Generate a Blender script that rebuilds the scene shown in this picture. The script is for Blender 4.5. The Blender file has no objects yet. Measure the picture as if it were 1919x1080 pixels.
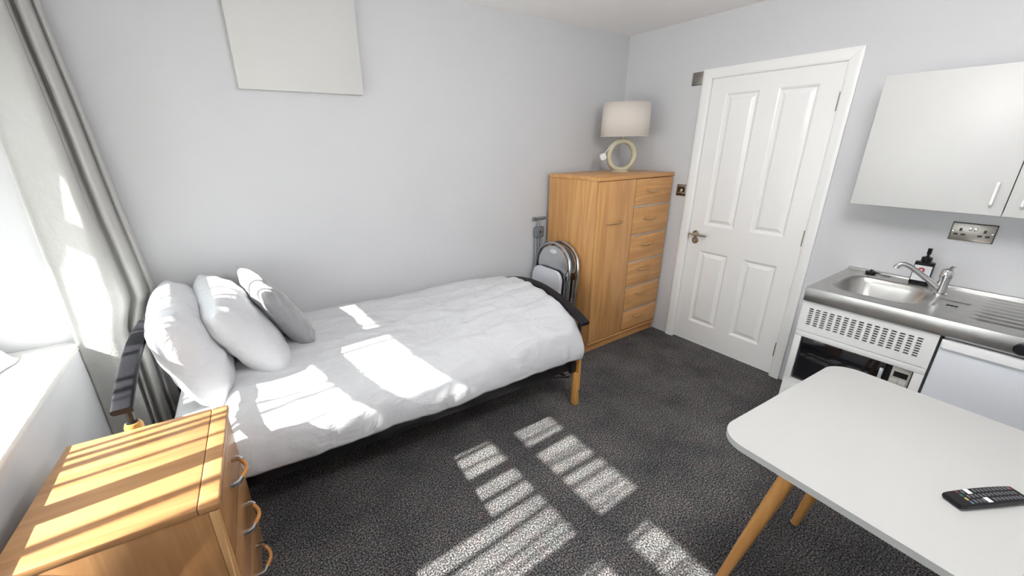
import bpy, bmesh, math, random
from mathutils import Vector, Matrix, noise
R = math.radians
PI = math.pi
random.seed(4)
S = bpy.context.scene
C = S.collection

# ------------------------------------------------------------------ camera
cam = bpy.data.objects.new('camera', bpy.data.cameras.new('camera'))
C.objects.link(cam)
cam.data.sensor_fit = 'HORIZONTAL'; cam.data.sensor_width = 36.0
cam.data.lens = 752.29 / 1919 * 36.0
cam.data.shift_x = (959.5 - 928.09) / 1919
cam.data.clip_start = 0.02
yaw, pitch, roll = -0.5859, -0.3462, -0.0094
fw = Vector((-math.sin(yaw)*math.cos(pitch), math.cos(yaw)*math.cos(pitch), math.sin(pitch)))
rt = Vector((math.cos(yaw), math.sin(yaw), 0)); up = rt.cross(fw)
r2 = math.cos(roll)*rt + math.sin(roll)*up; u2 = -math.sin(roll)*rt + math.cos(roll)*up
cam.matrix_world = Matrix(((r2.x, u2.x, -fw.x, -3.0128), (r2.y, u2.y, -fw.y, -2.5167), (r2.z, u2.z, -fw.z, 1.5813), (0, 0, 0, 1)))
S.camera = cam

# ------------------------------------------------------------------ world, sun, exposure
W = bpy.data.worlds.new('sky'); S.world = W; W.use_nodes = True
bg = W.node_tree.nodes['Background']
bg.inputs[0].default_value = (0.93, 0.97, 1.0, 1); bg.inputs[1].default_value = 7.0
sun = bpy.data.objects.new('sun', bpy.data.lights.new('sun', 'SUN')); C.objects.link(sun)
sun.data.energy = 24.0; sun.data.angle = R(0.55); sun.data.color = (1.0, 0.965, 0.915)
SUN = Vector((1.0, 0.035, -0.77)).normalized()
sun.rotation_euler = SUN.to_track_quat('-Z', 'Y').to_euler(); sun.location = (-8, -1.5, 5)
portal = bpy.data.objects.new('window_portal', bpy.data.lights.new('window_portal', 'AREA')); C.objects.link(portal)
portal.data.shape = 'RECTANGLE'; portal.data.size = 1.30; portal.data.size_y = 2.36
portal.location = (-3.94, -1.31, 1.32); portal.rotation_euler = (0, R(-90), 0)
portal.data.cycles.is_portal = True
S.view_settings.view_transform = 'Standard'; S.view_settings.look = 'None'
S.view_settings.gamma = 1.0; S.view_settings.use_curve_mapping = False
S.view_settings.exposure = 0.2

# ------------------------------------------------------------------ materials
def new_mat(name):
    m = bpy.data.materials.new(name); m.use_nodes = True
    return m, m.node_tree, m.node_tree.nodes['Principled BSDF']
def setp(b, **k):
    for n, v in k.items():
        b.inputs[n.replace('_', ' ')].default_value = v
def plain(name, col, rough=0.5, metal=0.0, noise_amt=0.0, nscale=8.0, bump=0.0, bscale=60.0, coat=0.0, detail=3.0):
    m, t, b = new_mat(name)
    b.inputs['Base Color'].default_value = (*col, 1); b.inputs['Roughness'].default_value = rough
    b.inputs['Metallic'].default_value = metal; b.inputs['Coat Weight'].default_value = coat
    if noise_amt or bump:
        tc = t.nodes.new('ShaderNodeTexCoord')
    if noise_amt:
        n = t.nodes.new('ShaderNodeTexNoise'); n.inputs['Scale'].default_value = nscale; n.inputs['Detail'].default_value = detail
        t.links.new(tc.outputs['Object'], n.inputs['Vector'])
        r = t.nodes.new('ShaderNodeValToRGB')
        r.color_ramp.elements[0].position = .3; r.color_ramp.elements[1].position = .7
        r.color_ramp.elements[0].color = (*[c*(1-noise_amt) for c in col], 1)
        r.color_ramp.elements[1].color = (*[min(1, c*(1+noise_amt)) for c in col], 1)
        t.links.new(n.outputs['Fac'], r.inputs['Fac']); t.links.new(r.outputs['Color'], b.inputs['Base Color'])
    if bump:
        n = t.nodes.new('ShaderNodeTexNoise'); n.inputs['Scale'].default_value = bscale; n.inputs['Detail'].default_value = 4
        t.links.new(tc.outputs['Object'], n.inputs['Vector'])
        bp = t.nodes.new('ShaderNodeBump'); bp.inputs['Strength'].default_value = bump; bp.inputs['Distance'].default_value = .01
        t.links.new(n.outputs['Fac'], bp.inputs['Height']); t.links.new(bp.outputs['Normal'], b.inputs['Normal'])
    return m
def wood(name, light, dark, axis='Z', rough=0.38, scale=1.0, offs=(0, 0, 0), contrast=1.0):
    """long soft grain running along one object axis, with a few cathedral rings"""
    m, t, b = new_mat(name)
    tc = t.nodes.new('ShaderNodeTexCoord'); mp = t.nodes.new('ShaderNodeMapping')
    sc = {'X': (1.1, 17, 17), 'Y': (17, 1.1, 17), 'Z': (17, 17, 1.1)}[axis]
    mp.inputs['Scale'].default_value = [v*scale for v in sc]; mp.inputs['Location'].default_value = offs
    t.links.new(tc.outputs['Object'], mp.inputs['Vector'])
    n1 = t.nodes.new('ShaderNodeTexNoise'); n1.inputs['Scale'].default_value = .8; n1.inputs['Detail'].default_value = 4; n1.inputs['Distortion'].default_value = .6
    n2 = t.nodes.new('ShaderNodeTexNoise'); n2.inputs['Scale'].default_value = 5.0; n2.inputs['Detail'].default_value = 6
    t.links.new(mp.outputs['Vector'], n1.inputs['Vector']); t.links.new(mp.outputs['Vector'], n2.inputs['Vector'])
    ma = t.nodes.new('ShaderNodeMath'); ma.operation = 'MULTIPLY'; ma.inputs[1].default_value = 7.0
    t.links.new(n1.outputs['Fac'], ma.inputs[0])
    fr = t.nodes.new('ShaderNodeMath'); fr.operation = 'PINGPONG'; fr.inputs[1].default_value = 1.0
    t.links.new(ma.outputs[0], fr.inputs[0])
    mx = t.nodes.new('ShaderNodeMath'); mx.operation = 'MULTIPLY_ADD'; mx.inputs[1].default_value = .55
    m2 = t.nodes.new('ShaderNodeMath'); m2.operation = 'MULTIPLY'; m2.inputs[1].default_value = .45
    t.links.new(n2.outputs['Fac'], m2.inputs[0]); t.links.new(fr.outputs[0], mx.inputs[0]); t.links.new(m2.outputs[0], mx.inputs[2])
    r = t.nodes.new('ShaderNodeValToRGB')
    r.color_ramp.elements[0].position = .5 - .42*contrast; r.color_ramp.elements[1].position = .5 + .35*contrast
    r.color_ramp.elements[0].color = (*dark, 1); r.color_ramp.elements[1].color = (*light, 1)
    t.links.new(mx.outputs[0], r.inputs['Fac']); t.links.new(r.outputs['Color'], b.inputs['Base Color'])
    b.inputs['Roughness'].default_value = rough
    bp = t.nodes.new('ShaderNodeBump'); bp.inputs['Strength'].default_value = .06; bp.inputs['Distance'].default_value = .003
    t.links.new(n2.outputs['Fac'], bp.inputs['Height']); t.links.new(bp.outputs['Normal'], b.inputs['Normal'])
    return m
def carpet_mat():
    m, t, b = new_mat('carpet')
    tc = t.nodes.new('ShaderNodeTexCoord')
    def nz(scale, det, rough=.6):
        n = t.nodes.new('ShaderNodeTexNoise'); n.inputs['Scale'].default_value = scale; n.inputs['Detail'].default_value = det
        n.inputs['Roughness'].default_value = rough
        t.links.new(tc.outputs['Object'], n.inputs['Vector']); return n
    a = nz(150, 3, .75); bb = nz(3.5, 4); cc = nz(11, 2)
    r = t.nodes.new('ShaderNodeValToRGB'); e = r.color_ramp.elements
    e[0].position = .36; e[0].color = (.008, .008, .009, 1)
    e[1].position = .66; e[1].color = (.42, .415, .415, 1)
    k = e.new(.5); k.color = (.078, .076, .077, 1)
    t.links.new(a.outputs['Fac'], r.inputs['Fac'])
    r2_ = t.nodes.new('ShaderNodeValToRGB'); r2_.color_ramp.elements[0].position = .3; r2_.color_ramp.elements[1].position = .7
    r2_.color_ramp.elements[0].color = (.62, .62, .64, 1); r2_.color_ramp.elements[1].color = (1.22, 1.19, 1.18, 1)
    t.links.new(bb.outputs['Fac'], r2_.inputs['Fac'])
    r3 = t.nodes.new('ShaderNodeValToRGB'); r3.color_ramp.elements[0].position = .35; r3.color_ramp.elements[1].position = .65
    r3.color_ramp.elements[0].color = (.95, 1.0, .99, 1); r3.color_ramp.elements[1].color = (1.08, 1.0, 1.0, 1)
    t.links.new(cc.outputs['Fac'], r3.inputs['Fac'])
    mm = t.nodes.new('ShaderNodeMix'); mm.data_type = 'RGBA'; mm.blend_type = 'MULTIPLY'; mm.inputs[0].default_value = 1
    t.links.new(r.outputs['Color'], mm.inputs[6]); t.links.new(r2_.outputs['Color'], mm.inputs[7])
    m3 = t.nodes.new('ShaderNodeMix'); m3.data_type = 'RGBA'; m3.blend_type = 'MULTIPLY'; m3.inputs[0].default_value = 1
    t.links.new(mm.outputs[2], m3.inputs[6]); t.links.new(r3.outputs['Color'], m3.inputs[7])
    t.links.new(m3.outputs[2], b.inputs['Base Color'])
    b.inputs['Roughness'].default_value = 1.0; b.inputs['Specular IOR Level'].default_value = .1
    bp = t.nodes.new('ShaderNodeBump'); bp.inputs['Strength'].default_value = .7; bp.inputs['Distance'].default_value = .008
    t.links.new(a.outputs['Fac'], bp.inputs['Height']); t.links.new(bp.outputs['Normal'], b.inputs['Normal'])
    return m
def cloth_mat(name, col, wr=.25, scale=7.0, weave=0.0, sheen=.2, trans=0.0, stretch=(1, 1, 1)):
    m, t, b = new_mat(name)
    setp(b, Roughness=.85); b.inputs['Base Color'].default_value = (*col, 1); b.inputs['Sheen Weight'].default_value = sheen
    b.inputs['Specular IOR Level'].default_value = .2
    tc = t.nodes.new('ShaderNodeTexCoord'); mp = t.nodes.new('ShaderNodeMapping'); mp.inputs['Scale'].default_value = stretch
    t.links.new(tc.outputs['Object'], mp.inputs['Vector'])
    n = t.nodes.new('ShaderNodeTexNoise'); n.inputs['Scale'].default_value = scale; n.inputs['Detail'].default_value = 5; n.inputs['Distortion'].default_value = 1.2
    t.links.new(mp.outputs['Vector'], n.inputs['Vector'])
    bp = t.nodes.new('ShaderNodeBump'); bp.inputs['Strength'].default_value = wr; bp.inputs['Distance'].default_value = .03
    t.links.new(n.outputs['Fac'], bp.inputs['Height'])
    last = bp
    if weave:
        w = t.nodes.new('ShaderNodeTexNoise'); w.inputs['Scale'].default_value = 240; w.inputs['Detail'].default_value = 2
        t.links.new(tc.outputs['Object'], w.inputs['Vector'])
        b2 = t.nodes.new('ShaderNodeBump'); b2.inputs['Strength'].default_value = weave; b2.inputs['Distance'].default_value = .003
        t.links.new(w.outputs['Fac'], b2.inputs['Height']); t.links.new(bp.outputs['Normal'], b2.inputs['Normal']); last = b2
    t.links.new(last.outputs['Normal'], b.inputs['Normal'])
    return m
def glass_mat():
    m = bpy.data.materials.new('window_glass'); m.use_nodes = True; t = m.node_tree
    t.nodes.remove(t.nodes['Principled BSDF'])
    o = t.nodes['Material Output']; tr = t.nodes.new('ShaderNodeBsdfTransparent'); gl = t.nodes.new('ShaderNodeBsdfGlossy')
    tr.inputs[0].default_value = (.97, .99, .98, 1); gl.inputs['Roughness'].default_value = 0.0
    f = t.nodes.new('ShaderNodeFresnel'); f.inputs[0].default_value = 1.45
    mx = t.nodes.new('ShaderNodeMixShader'); t.links.new(f.outputs[0], mx.inputs[0]); t.links.new(tr.outputs[0], mx.inputs[1]); t.links.new(gl.outputs[0], mx.inputs[2])
    t.links.new(mx.outputs[0], o.inputs['Surface']); return m
M = {}
M['wall'] = plain('wall_paint', (.645, .65, .668), .75, noise_amt=.012, nscale=3, bump=.03, bscale=70)
M['ceil'] = plain('ceiling_paint', (.95, .94, .945), .85, noise_amt=.01, nscale=3)
M['carpet'] = carpet_mat()
M['white'] = plain('white_laminate', (.74, .74, .725), .32, noise_amt=.008, nscale=5)
M['door'] = plain('white_gloss_paint', (.90, .90, .89), .30, bump=.02, bscale=40)
M['cupboard'] = plain('cupboard_white', (.58, .58, .568), .42, noise_amt=.008, nscale=5)
M['panel'] = plain('matt_white_board', (.66, .66, .645), .75, noise_amt=.008, nscale=5)
M['upvc'] = plain('white_upvc', (.82, .83, .83), .30, noise_amt=.01)
M['sill'] = plain('white_sill_paint', (.84, .84, .83), .40, noise_amt=.02, nscale=12)
M['wood'] = wood('wardrobe_wood', (.70, .385, .148), (.52, .25, .083), 'Z', offs=(.3, 1.7, 0))
M['wood_x'] = wood('wardrobe_wood_across', (.70, .385, .148), (.52, .25, .083), 'X', offs=(.5, .2, 0))
M['chest'] = wood('chest_wood', (.42, .225, .095), (.29, .135, .050), 'X', offs=(0, .5, 0), scale=.8)
M['chest_z'] = wood('chest_wood_upright', (.42, .225, .095), (.29, .135, .050), 'Z', offs=(0, .5, .3), scale=.8)
M['chest_y'] = wood('chest_wood_front', (.42, .225, .095), (.29, .135, .050), 'Y', offs=(.7, .5, .3), scale=.8)
M['edge'] = wood('pale_wood_edging', (.55, .33, .15), (.43, .235, .095), 'Z')
M['leg'] = wood('beech_leg', (.62, .31, .095), (.50, .22, .06), 'Z', rough=.42)
M['post'] = wood('pine_post', (.68, .36, .10), (.55, .26, .065), 'Z', rough=.4)
M['black'] = plain('black_steel', (.012, .012, .014), .35, noise_amt=.1, nscale=30)
M['rail'] = plain('black_lacquer', (.013, .013, .017), .5, noise_amt=.15, nscale=14, bump=.03, bscale=30)
M['rail'].node_tree.nodes['Principled BSDF'].inputs['Specular IOR Level'].default_value = .22
M['steel'] = plain('brushed_steel', (.56, .55, .53), .30, 1.0, noise_amt=.06, nscale=25)
M['steel_plate'] = plain('steel_plate', (.33, .31, .28), .36, 1.0, noise_amt=.05, nscale=60)
M['chrome'] = plain('chrome', (.70, .70, .71), .10, 1.0, noise_amt=.02)
M['tube'] = plain('chrome_tube', (.60, .60, .61), .20, 1.0, noise_amt=.03)
M['alu'] = plain('satin_aluminium', (.66, .67, .69), .34, .9, noise_amt=.03)
M['cotton'] = cloth_mat('white_cotton', (.61, .615, .635), .6, 4.5, .05, stretch=(1.0, 1.6, 1.0))
M['pillowcase'] = cloth_mat('white_pillowcase', (.66, .67, .70), .42, 9, .03)
M['velvet'] = cloth_mat('grey_velvet', (.30, .30, .315), .30, 9, .05, sheen=.6)
M['linen'] = cloth_mat('pale_linen', (.50, .50, .485), .10, 14, .25)
M['voile'] = cloth_mat('white_voile', (.82, .82, .82), .3, 12)
M['shade'] = cloth_mat('shade_fabric', (.72, .66, .60), .04, 30, .18)
M['ceramic'] = plain('cream_ceramic', (.56, .52, .37), .30, noise_amt=.05, nscale=18)
M['grey_pl'] = plain('grey_plastic', (.16, .175, .19), .42, noise_amt=.04)
M['grey_tube'] = plain('grey_enamel_tube', (.33, .36, .39), .30, .4, noise_amt=.03)
M['black_pl'] = plain('black_plastic', (.010, .010, .012), .35, noise_amt=.1)
M['black_pl'].node_tree.nodes['Principled BSDF'].inputs['Specular IOR Level'].default_value = .2
M['white_pl'] = plain('white_plastic', (.80, .80, .80), .35, noise_amt=.01)
M['seat'] = plain('white_vinyl', (.72, .73, .78), .40, noise_amt=.01)
M['fridge'] = plain('fridge_enamel', (.66, .68, .72), .30, noise_amt=.01)
M['dark_glass'] = plain('dark_oven_glass', (.006, .006, .008), .05, coat=.6)
M['mw_panel'] = plain('silver_fascia', (.42, .405, .37), .40, .35, noise_amt=.03)
M['mw_btn'] = plain('pale_grey_key', (.52, .50, .47), .45, noise_amt=.02)
M['display'] = plain('black_display', (.008, .008, .008), .12)
M['table'] = plain('table_white', (.45, .45, .437), .36, noise_amt=.01, nscale=6)
M['red'] = plain('red_print', (.42, .05, .04), .5)
M['green'] = plain('green_key', (.02, .12, .08), .4)
M['yellow'] = plain('yellow_key', (.62, .50, .18), .4)
M['blue'] = plain('blue_key', (.10, .16, .24), .4)
M['dred'] = plain('dark_red_key', (.16, .02, .02), .4)
M['key'] = plain('grey_key', (.10, .10, .11), .45)
M['paper'] = plain('white_label', (.72, .74, .76), .55)
M['dark'] = plain('shadow_gap_board', (.006, .006, .007), .8)
M['glass'] = glass_mat()
M['earth'] = plain('outdoor_paving', (.55, .53, .50), .9, noise_amt=.2, nscale=.8)
M['bark'] = plain('shrub_bark', (.08, .06, .04), .9, noise_amt=.2)

# ------------------------------------------------------------------ mesh helpers
def box(bm, x0, x1, y0, y1, z0, z1, bev=0.0, seg=2):
    mt = Matrix.Translation(((x0+x1)/2, (y0+y1)/2, (z0+z1)/2)) @ Matrix.Diagonal((abs(x1-x0), abs(y1-y0), abs(z1-z0), 1))
    g = bmesh.ops.create_cube(bm, size=1.0, matrix=mt)
    if bev:
        es = list({e for v in g['verts'] for e in v.link_edges})
        bmesh.ops.bevel(bm, geom=es, offset=bev, segments=seg, profile=.5, affect='EDGES')
def BX(*a, **k):
    bm = bmesh.new(); box(bm, *a, **k); return bm
def frames(pts, closed=False, upv=None):
    P = [Vector(p) for p in pts]; n = len(P); out = []; prev = None
    for i in range(n):
        a = P[i-1] if (i > 0 or closed) else P[i]; b = P[(i+1) % n] if (i < n-1 or closed) else P[i]
        t = (b-a).normalized()
        if upv is not None: nrm = Vector(upv)
        elif prev is None: nrm = Vector((0, 0, 1)) if abs(t.z) < .9 else Vector((1, 0, 0))
        else: nrm = prev
        nrm = (nrm - t*nrm.dot(t)).normalized(); prev = nrm
        out.append((P[i], t, nrm, t.cross(nrm)))
    return out
def sweep(bm, pts, prof, closed=False, upv=None, caps=True, scales=None):
    rings = []
    for i, (p, t, n, b) in enumerate(frames(pts, closed, upv)):
        s = scales[i] if scales else 1.0
        rings.append([bm.verts.new(p + n*(c[1]*s) + b*(c[0]*s)) for c in prof])
    m = len(prof); k = len(rings)
    for i in range(k if closed else k-1):
        A, B = rings[i], rings[(i+1) % k]
        for j in range(m):
            bm.faces.new((A[j], A[(j+1) % m], B[(j+1) % m], B[j]))
    if caps and not closed:
        bm.faces.new(rings[0][::-1]); bm.faces.new(rings[-1])
def circ(r, n=10): return [(r*math.cos(2*PI*i/n), r*math.sin(2*PI*i/n)) for i in range(n)]
def tube(bm, pts, r, n=10, closed=False, scales=None, caps=True): sweep(bm, pts, circ(r, n), closed, None, caps, scales)
def lathe(bm, prof, n=32, mat=Matrix(), closed=False):
    rings = []
    for (r, z) in prof:
        if r < 1e-6: rings.append([bm.verts.new(mat @ Vector((0, 0, z)))])
        else: rings.append([bm.verts.new(mat @ Vector((r*math.cos(2*PI*i/n), r*math.sin(2*PI*i/n), z))) for i in range(n)])
    L = list(zip(rings, rings[1:])) + ([(rings[-1], rings[0])] if closed else [])
    for A, B in L:
        for i in range(n):
            j = (i+1) % n
            if len(A) == 1 and len(B) == 1: continue
            if len(A) == 1: bm.faces.new((A[0], B[i], B[j])[::-1])
            elif len(B) == 1: bm.faces.new((A[i], A[j], B[0]))
            else: bm.faces.new((A[i], A[j], B[j], B[i]))
def rrect(w, h, r, n=6):
    out = []
    for cx, cy, a0 in ((w/2-r, h/2-r, 0), (-w/2+r, h/2-r, 90), (-w/2+r, -h/2+r, 180), (w/2-r, -h/2+r, 270)):
        for i in range(n+1):
            a = R(a0 + 90*i/n); out.append((cx+r*math.cos(a), cy+r*math.sin(a)))
    return out
def prism(bm, poly, z0, z1, mat=Matrix(), bev=0.0, seg=2):
    A = [bm.verts.new(mat @ Vector((x, y, z0))) for x, y in poly]; B = [bm.verts.new(mat @ Vector((x, y, z1))) for x, y in poly]
    f0 = bm.faces.new(A[::-1]); f1 = bm.faces.new(B); n = len(poly)
    for i in range(n): bm.faces.new((A[i], A[(i+1) % n], B[(i+1) % n], B[i]))
    if bev: bmesh.ops.bevel(bm, geom=list(set(f0.edges) | set(f1.edges)), offset=bev, segments=seg, profile=.5, affect='EDGES')
def obj(name, bm, mat, parent=None, loc=None, sharp=32, smooth=True):
    bmesh.ops.recalc_face_normals(bm, faces=bm.faces[:])
    me = bpy.data.meshes.new(name); bm.to_mesh(me); bm.free()
    me.materials.append(M[mat] if isinstance(mat, str) else mat)
    if smooth:
        me.polygons.foreach_set('use_smooth', [True]*len(me.polygons)); me.set_sharp_from_angle(angle=R(sharp))
    o = bpy.data.objects.new(name, me); C.objects.link(o)
    if parent: o.parent = parent
    if loc: o.location = loc
    return o
def tag(o, label, cat, group=None, kind=None):
    o['label'] = label
    if cat: o['category'] = cat
    if group: o['group'] = group
    if kind: o['kind'] = kind
    return o
def thing(name, label, cat, loc=(0, 0, 0), rz=0.0, group=None, kind=None):
    o = bpy.data.objects.new(name, None); C.objects.link(o); o.empty_display_size = .1
    o.location = loc; o.rotation_euler = (0, 0, rz)
    return tag(o, label, cat, group, kind)
def clone(o, parent=None):
    c = o.copy(); C.objects.link(c); c.parent = parent
    for ch in list(o.children): clone(ch, c)
    return c
AX = {'x': Matrix.Rotation(R(90), 4, 'Y'), 'y': Matrix.Rotation(R(-90), 4, 'X'), 'z': Matrix()}
def T(x, y, z): return Matrix.Translation((x, y, z))

# ------------------------------------------------------------------ the room
H = 2.391; XW = -3.67; XO = -4.03; YF = -3.75
WY0, WY1, WZ0, WZ1 = -2.48, -0.14, 0.77, 1.93
def struct(name, bm, mat, label, cat, smooth=False):
    return tag(obj(name, bm, mat, smooth=smooth), label, cat, kind='structure')
struct('floor', BX(XO, .12, YF-.1, .12, -.12, 0), 'carpet', 'dark charcoal flecked carpet covering the whole floor', 'floor')
struct('ceiling', BX(XO, .12, YF-.1, .12, H, H+.12), 'ceil', 'plain off-white painted ceiling', 'ceiling')
struct('wall_back', BX(XO, .12, 0, .12, 0, H), 'wall', 'pale grey painted wall behind the bed', 'wall')
struct('wall_front', BX(XO, .12, YF-.1, YF, 0, H), 'wall', 'pale grey painted wall opposite the bed wall', 'wall')
DY, DW, DH, FO = -.7566, .7623, 1.990, .0655
bm = bmesh.new()
box(bm, 0, .12, DY+.004, 0, 0, H); box(bm, 0, .12, YF, DY-DW-.004, 0, H); box(bm, 0, .12, DY-DW-.004, DY+.004, DH+.004, H)
struct('wall_right', bm, 'wall', 'pale grey painted wall with the panelled door', 'wall')
bm = bmesh.new()
box(bm, XO, XW, YF, 0, 0, WZ0-.025); box(bm, XO, XW, YF, 0, WZ1, H)
box(bm, XO, XW, WY1, 0, WZ0-.025, WZ1); box(bm, XO, XW, YF, WY0, WZ0-.025, WZ1)
struct('wall_left', bm, 'wall', 'pale grey wall below and around the deep window', 'wall')
tag(obj('trim_1', BX(-3.95, XW+.004, WY0, WY1, WZ0-.025, WZ0, bev=.003), 'sill'), 'white painted window sill catching the sun', 'window sill', kind='structure')
# window: outer frame, mullions, transom and a pane in each light
win = thing('window_1', 'white framed window with top lights over the sill', 'window', (-3.98, 0, 0), kind='structure')
fx = (-.03, .03)
bm = bmesh.new()
box(bm, *fx, WY0, WY1, WZ1-.05, WZ1, bev=.004); box(bm, *fx, WY0, WY1, WZ0-.02, WZ0+.045, bev=.004)
box(bm, *fx, WY1-.055, WY1, WZ0, WZ1, bev=.004); box(bm, *fx, WY0, WY0+.055, WZ0, WZ1, bev=.004)
obj('window_frame', bm, 'upvc', win)
mull = [(-.635, -.53), (-1.268, -1.200), (-1.86, -1.72)]
for a, b in mull: obj('mullion', BX(-.028, .028, a, b, WZ0+.04, WZ1-.045, bev=.004), 'upvc', win)
TZ0, TZ1 = 1.517, 1.602
ys = [WY1-.05] + [v for a, b in mull for v in (b, a)] + [WY0+.05]
HB = (1.838, 1.838, 1.838, 1.755)
for i in range(0, len(ys), 2):
    y1, y0 = ys[i], ys[i+1]
    obj('transom', BX(-.027, .027, y0-.002, y1+.002, TZ0, TZ1, bev=.004), 'upvc', win)
    obj('head_bead', BX(-.026, .026, y0-.002, y1+.002, HB[i//2], WZ1-.045, bev=.003), 'upvc', win)
    obj('pane', BX(-.004, .004, y0-.01, y1+.01, WZ0+.035, TZ0+.01), 'glass', win, smooth=False)
    obj('pane', BX(-.004, .004, y0-.01, y1+.01, TZ1-.01, HB[i//2]+.007), 'glass', win, smooth=False)
struct('ground', BX(-18, XO-.05, -14, 12, -.5, -.4), 'earth', 'pale paved ground outside the window', 'ground')
# thin bare stems outside: their shadows streak the sunlit patches
sh = thing('bare_shrub', 'thin bare stems standing outside the window', 'shrub', (-4.62, -1.2, -.4))
THICK = [(-.16, .012), (-.245, .014), (-.30, .012), (-.385, .016), (-.43, .010), (-.72, .014), (-.80, .010), (.12, .016), (.20, .012), (.30, .013), (.40, .012), (.48, .015), (.69, .014), (.78, .012)]
for i in range(26):
    y, r_ = THICK[i] if i < len(THICK) else (random.uniform(-1.15, 1.15), random.choice((.004, .006, .008, .010)))
    pts = []; x0 = random.uniform(-.15, .15); w = random.uniform(-.07, .07); ph = random.uniform(0, 6)
    for k in range(11):
        pts.append((x0 + .02*math.sin(k*1.3+i), y + w*k/10 + .016*math.sin(k*.8 + ph) + .006*math.sin(k*2.3+ph), 3.2*k/10))
    bm = bmesh.new(); tube(bm, pts, r_, 6, scales=[1.15-.05*k for k in range(11)])
    obj('stem', bm, 'bark', sh)

# added fill light: glowing pendant, unseen above the frame, brightens the whole room
M['opal'] = plain('fill_glow_opal', (.9, .9, .88), .4)
_b = M['opal'].node_tree.nodes['Principled BSDF']; _b.inputs['Emission Color'].default_value = (1.0, .985, .98, 1); _b.inputs['Emission Strength'].default_value = 38.0
pd = thing('fill_pendant', 'added round opal fill light hanging unseen from the ceiling', 'lamp', (-1.85, -2.32, H))
bm = bmesh.new(); lathe(bm, [(0, 0), (.055, 0), (.05, -.02), (.012, -.03), (0, -.03)][::-1], 24); obj('ceiling_rose', bm, 'white_pl', pd)
bm = bmesh.new(); tube(bm, [(0, 0, -.02), (0, 0, -.16)], .004, 8); obj('flex', bm, 'white_pl', pd)
bm = bmesh.new(); lathe(bm, [(max(1e-7, .17*math.sin(PI*i/24)), -.32-.17*math.cos(PI*i/24)) for i in range(25)], 40); obj('globe', bm, 'opal', pd, sharp=180)

# ------------------------------------------------------------------ door
door = thing('door_1', 'white four-panel door with steel lever handle', 'door', (0, 0, 0), kind='structure')
YL, YR = DY, DY-DW
pan = [(-1.083, -.862, .98, 1.893), (-1.41, -1.193, .98, 1.893), (-1.083, -.872, .185, .783), (-1.41, -1.196, .185, .783)]
bm = bmesh.new()
yc = sorted({YR, YL} | {v for p in pan for v in (-1.41, -1.193, -1.083, -.864)}); zc = [.01, .185, .783, .98, 1.893, DH]
XD = .004
V = {}
def dv(y, z, x):
    k = (round(y, 4), round(z, 4), round(x, 4))
    if k not in V: V[k] = bm.verts.new((x, y, z))
    return V[k]
cells = {(i, j) for i in (1, 3) for j in (1, 3)}
for i in range(len(yc)-1):
    for j in range(len(zc)-1):
        if (i, j) in cells: continue
        bm.faces.new([dv(yc[a], zc[b], XD) for a, b in ((i, j), (i+1, j), (i+1, j+1), (i, j+1))])
bd = [(y, zc[0]) for y in yc] + [(yc[-1], z) for z in zc[1:]] + [(y, zc[-1]) for y in yc[-2::-1]] + [(yc[0], z) for z in zc[-2:0:-1]]
for a, b in zip(bd, bd[1:]+bd[:1]):
    bm.faces.new([dv(*a, XD), dv(*b, XD), dv(*b, XD+.04), dv(*a, XD+.04)])
bm.faces.new([dv(*a, XD+.04) for a in bd])
obj('door_leaf', bm, 'door', door, smooth=False)
for i in (1, 3):
    for j in (1, 3):
        y0, y1, z0, z1 = yc[i], yc[i+1], zc[j], zc[j+1]
        bm = bmesh.new(); prev = None
        for ins, dep in ((0, 0), (.008, .004), (.016, .014), (.022, .014), (.030, .011), (.046, .001), (.050, .0005)):
            ring = [bm.verts.new((XD+dep, y, z)) for y, z in ((y0+ins, z0+ins), (y1-ins, z0+ins), (y1-ins, z1-ins), (y0+ins, z1-ins))]
            if prev:
                for k in range(4): bm.faces.new((prev[k], prev[(k+1) % 4], ring[(k+1) % 4], ring[k]))
            prev = ring
        bm.faces.new(prev)
        obj('door_panel', bm, 'door', door, sharp=20)
# lever handle on rose, lock escutcheon
h = bmesh.new(); lathe(h, [(0, 0), (.026, 0), (.026, .006), (.023, .009), (0, .009)], 28, T(XD, -.812, .905) @ Matrix.Rotation(R(-90), 4, 'Y'))
rose = obj('handle_rose', h, 'steel_plate', door)
h = bmesh.new(); tube(h, [(XD-.006, -.812, .905), (XD-.045, -.812, .905), (XD-.052, -.818, .905), (XD-.054, -.86, .906), (XD-.052, -.925, .908)], .0095, 12)
tube(h, [(XD-.049, -.782, .904), (XD-.049, -.82, .905)], .009, 10)
obj('lever', h, 'steel', door)
h = bmesh.new(); lathe(h, [(0, 0), (.025, 0), (.025, .006), (.022, .008), (.010, .008), (.010, .004), (0, .004)], 28, T(XD, -.816, .853) @ Matrix.Rotation(R(-90), 4, 'Y'))
obj('lock_escutcheon', h, 'steel_plate', door)
h = bmesh.new(); lathe(h, [(0, .003), (.0095, .003), (.0095, .011), (0, .012)], 16, T(XD, -.816, .853) @ Matrix.Rotation(R(-90), 4, 'Y'))
obj('thumb_turn', h, 'chrome', door)
obj('latch_plate', BX(XD-.003, XD+.01, YL-.002, YL+.004, .84, .91), 'steel_plate', door)
for z in (1.787, .995, .202):
    h = bmesh.new(); tube(h, [(-.004, YR-.001, z-.05), (-.004, YR-.001, z+.05)], .0055, 10)
    for q in (-.017, .017): box(h, -.0105, .0025, YR-.007, YR+.005, z+q-.0008, z+q+.0008)
    obj('hinge', h, 'steel_plate', door)
fr = thing('trim_2', 'white moulded architrave surrounding the door', 'door frame', (0, 0, 0), kind='structure')
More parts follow.
